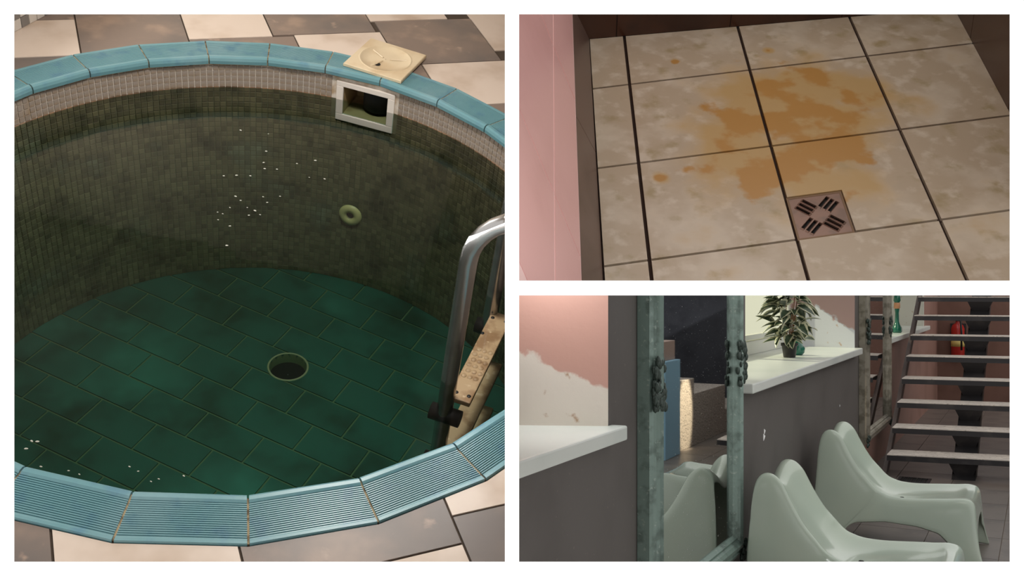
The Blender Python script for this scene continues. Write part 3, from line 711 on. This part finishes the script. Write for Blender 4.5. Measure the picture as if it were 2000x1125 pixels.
# mirrors
M_frame = mat('mirror_frame', (126, 146, 138), .38, metal=.3, mottle=[(18, (96, 112, 105), .48, .7), (60, (150, 164, 156), .6, .7)], bump=(60, .3))
M_frame2 = mat('mirror_frame_silver', (158, 152, 138), .35, metal=.4, mottle=[(18, (124, 118, 104), .45, .65)], bump=(60, .3))
M_carve = mat('mirror_carving', (62, 74, 68), .45, metal=.3, bump=(90, .6))
def mirror_mat():
    m = mat('mirror_glass', (212, 214, 212), .015, metal=1.0); nt, N, L, b, tc, noise, mix, ramp, cur = m_tools[m]
    L.new(mix(ramp(noise(120, 3), .70, .75), lin((212, 214, 212)), lin((236, 236, 236))), b.inputs['Base Color'])
    r = N.new('ShaderNodeMapRange'); L.new(ramp(noise(120, 3), .70, .75), r.inputs[0]); r.inputs[3].default_value = .015; r.inputs[4].default_value = .5
    L.new(r.outputs[0], b.inputs['Roughness']); return m
M_glass = mirror_mat()
def mirror(u0, u1, z0, z1, v0, label, m, fwid):
    cu = (u0 + u1) / 2
    fr_ = M3 @ Matrix.Translation(V((-cu, v0, z0)))
    R = root('wall_mirror', fr_, (0, 0, 0), label=label, cat='mirror')
    hw, H = (u1 - u0) / 2, z1 - z0
    # moulding profile across the frame: (inward distance, proud)
    prof = [(0, -.03), (0, .012), (.18, .02), (.24, .028), (.34, .022), (.42, .034), (.62, .04), (.74, .030), (.80, .018), (.9, .022), (1, .004)]
    loops = []
    for d, p in prof:
        q = d * fwid; loops.append([V((-hw + q, p, q)), V((hw - q, p, q)), V((hw - q, p, H - q)), V((-hw + q, p, H - q))])
    for k in range(4):
        mb = MB(); a = [l[k] for l in loops]; b = [l[(k + 1) % 4] for l in loops]; n = len(a)
        mb.add(a + b, [(i, n + i, n + i + 1, i + 1) for i in range(n - 1)])
        ob('frame_side', mb, m, R, fr_)
    q = fwid
    ob('glass', MB().box((-hw + q - .004, -.004, q - .004), (hw - q + .004, .0045, H - q + .004)), M_glass, R, fr_)
    ob('backing', MB().box((-hw + .01, -.03, .01), (hw - .01, -.006, H - .01)), M_black, R, fr_)
    for sx in (-1, 1):
        for cz in (.815, .03, H - .03):
            big = .55 < cz < 1.2
            mb = MB(); cx = sx * (hw - fwid * .5) if big else sx * (hw - fwid * .35)
            for k in range(80 if big else 18):
                zz = cz + rnd.uniform(-1, 1) * (.085 if big else .04); xx = cx + rnd.uniform(-1, 1) * fwid * (.48 if big else .35)
                mb.ball((xx, .024 + rnd.uniform(0, .014), zz), rnd.uniform(.006, .012), 6, 4, sc=(1, .8, 1.6))
            ob('carving', mb, M_carve, R, fr_)
    return R
mirror(.945, 2.08, .27, 1.95, -.018, 'tall mirror in a green-grey carved frame between two sills', M_frame, .10)
mirror(5.47, 6.76, .27, 1.95, -.018, 'tall mirror in a silvery carved frame beside the open stairs', M_frame2, .095)

# plastic lounge chairs
M_chair = mat('chair_plastic', (184, 196, 180), .2, mottle=[(2, (176, 190, 176), .4, .7)], coat=.3)
def lerp(a, b, t): return a + (b - a) * t
def interp(tab, x):
    for i in range(len(tab) - 1):
        if x <= tab[i + 1][0]:
            t = (x - tab[i][0]) / (tab[i + 1][0] - tab[i][0]); t = max(0, min(1, t))
            return [lerp(p, q, t) for p, q in zip(tab[i][1:], tab[i + 1][1:])]
    return list(tab[-1][1:])
def spl(tab, x):               # Catmull-Rom through the table
    i = 0
    while i < len(tab) - 2 and x > tab[i + 1][0]: i += 1
    t = max(0, min(1, (x - tab[i][0]) / (tab[i + 1][0] - tab[i][0])))
    g = lambda k: tab[max(0, min(len(tab) - 1, k))][1:]
    p0, p1, p2, p3 = g(i - 1), g(i), g(i + 1), g(i + 2)
    return [.5 * (2 * b + (c - a) * t + (2 * a - 5 * b + 4 * c - d) * t * t + (3 * b - a - 3 * c + d) * t ** 3) for a, b, c, d in zip(p0, p1, p2, p3)]
CEN = [(0, -.055, .520), (.025, -.048, .545), (.05, -.026, .567), (.08, .0, .566), (.11, .022, .545), (.18, .068, .47), (.3, .15, .36), (.42, .235, .285), (.54, .35, .268), (.75, .59, .300), (.84, .665, .315), (.90, .70, .300), (1.0, .72, .215)]
HWI = [(0, .185), (.15, .198), (.35, .215), (.5, .225), (.8, .225), (1, .225)]
RIM = [(0, .0), (.04, .012), (.12, .04), (.3, .055), (.45, .055), (.6, .04), (.8, .022), (.9, .01), (1, 0)]
EDG = [(0, -.07, .47), (.05, -.072, .45), (.1, -.075, .42), (.2, -.085, .28), (.3, -.085, .12), (.345, -.11, .0), (.39, -.02, .0), (.43, .04, .10), (.48, .12, .165), (.58, .28, .185), (.70, .44, .175), (.78, .54, .15), (.84, .61, .08), (.88, .655, .0), (.95, .725, .0), (1.0, .755, .0)]
def chair_mesh():
    nu, nm, nf = 64, 15, 7
    mb = MB(); rows_ = []
    for i in range(nu + 1):
        u = i / nu
        y, z = spl(CEN, u); y2, z2 = spl(CEN, min(1, u + .004)); y1, z1 = spl(CEN, max(0, u - .004))
        tn = V((0, y2 - y1, z2 - z1)).normalized(); nn = V((0, -tn.z, tn.y))     # towards the sitter
        if nn.z < 0 and u < .85: nn = -nn
        if u >= .85: nn = V((0, abs(tn.z), abs(tn.y)))
        w = interp(HWI, u)[0]; rim = interp(RIM, u)[0]; ey, ez = interp(EDG, u)
        top = []
        for k in range(nm):
            s = -1 + 2 * k / (nm - 1)
            p = V((s * w, y, z)) + nn * (rim * abs(s) ** 3.2)
            if u > .9: p.z -= (u - .9) / .1 * .10 * abs(s) ** 4
            sd_ = max(0, min(1, (.26 - u) / .2)); p.z += sd_ * sd_ * (3 - 2 * sd_) * (.05 * (.5 - .5 * math.cos(math.pi * min(1, abs(s) * 1.18))))
            top.append(p)
        def side(sg):
            e = top[-1 if sg > 0 else 0]; out = []
            flare = .028 + .03 * (1 - ez / .6)
            tgt = V((sg * (w + flare), ey, ez))
            c1 = e + V((sg * .034, 0, 0)) + nn * .004
            for k in range(1, nf + 1):
                t = k / nf; a = e.lerp(c1, t); b = c1.lerp(tgt, t); out.append(a.lerp(b, min(1, t * 1.0)))
            return out
        rows_.append(side(-1)[::-1] + top + side(1))
    n = len(rows_[0])
    for r in rows_: mb.v += r
    for i in range(nu):
        for k in range(n - 1): mb.f.append([i * n + k, i * n + k + 1, (i + 1) * n + k + 1, (i + 1) * n + k]); mb.m.append(0); mb.sm.append(True)
    return mb
cmb = chair_mesh()
def chair(u, v, rz, label):
    f = M3 @ Matrix.Translation(V((-u, v, 0))) @ Matrix.Rotation(rz, 4, 'Z')
    R = root('lounge_chair', f, (0, 0, 0), label=label, cat='chair', group='white plastic lounge chairs along the wall')
    o = ob('shell', cmb, M_chair, R, f)
    md = o.modifiers.new('solid', 'SOLIDIFY'); md.thickness = .007; md.offset = -1
    md = o.modifiers.new('sub', 'SUBSURF'); md.levels = 1; md.render_levels = 1
    hb = MB().lathe([(.001, .002), (.009, .002), (.011, 0)], (0, .335, .2685), 14)
    ob('drain_hole', hb, M_hole, R, f)
    return R
chair(2.205, .13, 0, 'white moulded plastic lounge chair in front of the green-framed mirror')
chair(3.655, .12, 0, 'white moulded plastic lounge chair under the sill with the plant')

# potted plant on the middle sill
pp = V((1.692, 6.245, SZ1)); pfm = Matrix.Translation(pp)
plant = root('potted_plant', pfm, (0, 0, 0), label='variegated leafy plant in a small black pot on the window sill', cat='plant')
M_pot = mat('black_pot', (40, 38, 38), .45)
ob('pot', MB().lathe([(.001, .002), (.034, 0), (.036, .004), (.046, .07), (.051, .071), (.052, .088), (.047, .088), (.044, .074), (.001, .072)], n=28), M_pot, plant, pfm)
ob('soil', MB().lathe([(.001, .0775), (.0435, .076)], n=20), mat('soil', (66, 44, 30), .9), plant, pfm)
M_stem = mat('stem', (150, 104, 68), .6)
def leaf_mat():
    m = mat('variegated_leaf', (58, 74, 56), .35, mottle=[(30, (74, 92, 70), .45, .6)]); nt, N, L, b, tc, noise, mix, ramp, cur = m_tools[m]
    at = N.new('ShaderNodeAttribute'); at.attribute_name = 'edge'
    a = N.new('ShaderNodeMath'); a.operation = 'MULTIPLY_ADD'; L.new(noise(45, 4), a.inputs[0]); a.inputs[1].default_value = .9; L.new(at.outputs['Fac'], a.inputs[2])
    L.new(mix(ramp(a.outputs[0], 1.0, 1.12), cur, lin((204, 202, 170))), b.inputs['Base Color']); return m
M_leaf = leaf_mat()
def leaf_mesh(ln, wd, droop):
    me = bpy.data.meshes.new('leaf'); vs = []; fs = []; ed = []; n = 8
    for i in range(n + 1):
        t = i / n; w_ = wd * (math.sin(math.pi * min(1, t ** .75)) ** .8 if 0 < t < 1 else 0) * (1 - .25 * t) + .0005
        for k, s in enumerate((-1, -.5, 0, .5, 1)):
            vs.append((ln * t, s * w_, abs(s) * w_ * .35 - droop * ln * t * t)); ed.append(abs(s))
    for i in range(n):
        for k in range(4): fs.append((i * 5 + k, i * 5 + k + 1, i * 5 + 6 + k, i * 5 + 5 + k))
    me.from_pydata(vs, [], fs); a = me.attributes.new('edge', 'FLOAT', 'POINT'); a.data.foreach_set('value', ed)
    me.materials.append(M_leaf); me.polygons.foreach_set('use_smooth', [True] * len(fs)); return me
leaves = [leaf_mesh(.115, .036, .35), leaf_mesh(.09, .032, .6), leaf_mesh(.125, .037, .2)]
r5 = random.Random(11)
for k in range(9):
    a = k * 2.4; top = V((math.cos(a) * r5.uniform(.02, .09), math.sin(a) * r5.uniform(.02, .09), r5.uniform(.2, .40)))
    st = V((math.cos(a) * .015, math.sin(a) * .015, .075)); mid = st.lerp(top, .5) + V((0, 0, .03))
    ob('stem', MB().tube([st, mid, top], [.0045, .0035, .002], 7), M_stem, plant, pfm)
for k in range(105):
    a = r5.uniform(0, 2 * math.pi); h = r5.uniform(.10, .44); rr = r5.uniform(.01, .10) * (1 if h < .36 else .6)
    pos = V((math.cos(a) * rr, math.sin(a) * rr, h)); el = r5.uniform(-.5, .55)
    m4 = Matrix.Translation(pos) @ Matrix.Rotation(a + r5.uniform(-.7, .7), 4, 'Z') @ Matrix.Rotation(-el, 4, 'Y') @ Matrix.Rotation(r5.uniform(-.6, .6), 4, 'X')
    inst('leaf', leaves[k % 3], plant, m4)
# green bottle vases
M_gv = mat('green_glass', (30, 104, 84), .2, coat=.3); M_yel = mat('yellow_top', (214, 190, 110), .5)
def vase(p, sc, label, neck=True):
    f = Matrix.Translation(p) @ Matrix.Scale(sc, 4); R = root('vase', f, (0, 0, 0), label=label, cat='vase', group='green vases on the sills')
    pr = [(.001, 0), (.04, 0), (.048, .012), (.046, .05), (.03, .08), (.02, .11), (.018, .2), (.024, .24)]
    if not neck: pr = [(.001, 0), (.034, 0), (.05, .02), (.052, .05), (.035, .078), (.02, .092), (.024, .104), (.018, .104)]
    ob('body', MB().lathe(pr, n=24), M_gv, R, f)
    if neck:
        ob('band', MB().lathe([(.026, .24), (.03, .25), (.03, .29), (.026, .30)], n=20), mat('peach_band', (206, 150, 110), .5), R, f)
        ob('collar', MB().lathe([(.024, .30), (.034, .32), (.03, .36), (.02, .38)], n=20), M_gv, R, f)
        ob('cap', MB().lathe([(.022, .38), (.028, .41), (.02, .45), (.001, .46)], n=20), M_yel, R, f)
    return R
vase(V((1.80, 6.46, SZ1)), .9, 'squat green glass vase behind the potted plant', False)
vase(P3(8.05, -.10, SZ1), .95, 'slim green vase with yellow cap on the sill by the stairs')

# open stairs
M_plate = mat('checker_plate', (206, 196, 186), .4, metal=.0, mottle=[(16, (222, 212, 200), .5, .62), (50, (164, 152, 142), .58, .68)], bump=(80, .5))
M_dark = mat('stair_steel', (48, 46, 48), .45, metal=.3, mottle=[(6, (66, 62, 62), .5, .7)])
sd = V((.945, -.327, 0))                         # direction of the treads
stair = root('open_stairs', ID, tuple(P3(5.8, .1, 0)), label='open steel stairs with checker plate treads on a single spine', cat='stairs')
def tread_pt(k, along, run, z): return P3(5.8 + .3 * (k - 1), .10, 0) + sd * along + uu * run + V((0, 0, z))
for k in range(1, 12):
    z = .165 * k; Lt = 1.12
    q = [tread_pt(k, 0, 0, z), tread_pt(k, Lt, 0, z), tread_pt(k, Lt, .27, z), tread_pt(k, 0, .27, z)]
    tr = ob('tread', MB().hexa([p - V((0, 0, .006)) for p in q] + q), M_plate, stair)
    fq = [tread_pt(k, 0, 0, z), tread_pt(k, Lt, 0, z), tread_pt(k, Lt, .006, z), tread_pt(k, 0, .006, z)]
    ob('lip', MB().hexa([p - V((0, 0, .045)) for p in fq] + [p - V((0, 0, .006)) for p in fq]), M_dark, tr)
    fq = [tread_pt(k, 0, .264, z), tread_pt(k, Lt, .264, z), tread_pt(k, Lt, .27, z), tread_pt(k, 0, .27, z)]
    ob('lip', MB().hexa([p - V((0, 0, .045)) for p in fq] + [p - V((0, 0, .006)) for p in fq]), M_dark, tr)
    b0 = [tread_pt(k, .40, .03, z - .006), tread_pt(k, .64, .03, z - .006), tread_pt(k, .64, .25, z - .006), tread_pt(k, .40, .25, z - .006)]
    b1 = [tread_pt(k, .46, .08, z - .14), tread_pt(k, .58, .08, z - .14), tread_pt(k, .58, .22, z - .14), tread_pt(k, .46, .22, z - .14)]
    ob('bracket', MB().hexa(b1 + b0), M_dark, tr)
a0, a1 = tread_pt(1, .44, .05, 0), tread_pt(1, .60, .05, 0); c0_, c1_ = tread_pt(11, .44, .2, .165 * 11 - .12), tread_pt(11, .60, .2, .165 * 11 - .12)
up_ = V((0, 0, .20))
ob('spine', MB().hexa([a0 - uu * .02, a1 - uu * .02, a1 + uu * .22, a0 + uu * .22] + [c0_ - uu * .12, c1_ - uu * .12, c1_ + uu * .12, c0_ + uu * .12]), M_dark, stair)
# dark bar standing in for the stair's shadow line on the wall
s0, s1 = tread_pt(1, -.035, .0, .02), tread_pt(11, -.035, .0, .165 * 10 + .02)
ob('shadow_bar', MB().hexa([s0, s0 + sd * .03, s0 + sd * .03 + uu * .16, s0 + uu * .16, s1, s1 + sd * .03, s1 + sd * .03 + uu * .16, s1 + uu * .16]), mat('shadow_bar_brown', (70, 54, 48), .5), stair)
# fire extinguisher on the end wall
fe = M3 @ Matrix.Translation(V((-11.5, .19, .56)))
ext = root('fire_extinguisher', fe, (0, 0, 0), label='red fire extinguisher hanging on the wall behind the stairs', cat='extinguisher')
M_red = mat('red_paint', (176, 34, 26), .3, coat=.3)
ob('cylinder', MB().lathe([(.001, 0), (.07, 0), (.078, .012), (.078, .34), (.06, .385), (.025, .41), (.022, .43)], n=24), M_red, ext, fe)
ob('label_band', MB().lathe([(.0785, .12), (.0792, .12), (.0792, .2), (.0785, .2)], n=24), M_yel, ext, fe)
ob('valve', MB().lathe([(.022, .43), (.026, .435), (.026, .47), (.012, .48)], n=14).box((-.012, -.01, .47), (.09, .01, .486)), M_black, ext, fe)
ob('hose', MB().tube([V((.02, .02, .45)), V((.1, .04, .43)), V((.12, .05, .3)), V((.105, .05, .08))], .012, 10), M_black, ext, fe)
ob('bracket', MB().box((-.1, -.02, .3), (-.078, .02, .33)).box((-.10, -.09, .02), (-.08, .09, .4)), M_dark, ext, fe)
# floor drain in the lounge
q = V((.3925 * 7.44, 7.44, 0))
lfv = Matrix.Translation(q) @ Matrix.Rotation(math.atan2(uu.y, uu.x), 4, 'Z')
fd = root('lounge_floor_drain', lfv, (0, 0, 0), label='black square drain grate in the grey floor before the stairs', cat='drain')
mb = MB()
for lo, hi in (((-.11, -.11, .0), (.11, -.09, .006)), ((-.11, .09, 0), (.11, .11, .006)), ((-.11, -.09, 0), (-.09, .09, .006)), ((.09, -.09, 0), (.11, .09, .006))): mb.box(lo, hi)
ob('rim', mb, M_dark, fd, lfv)
ob('sump', MB().box((-.09, -.09, .0), (.09, .09, .0012)), M_hole, fd, lfv)
for k in range(6): ob('bar', MB().box((-.09, -.075 + k * .03 - .004, .0012), (.09, -.075 + k * .03 + .004, .005)), M_black, fd, lfv)
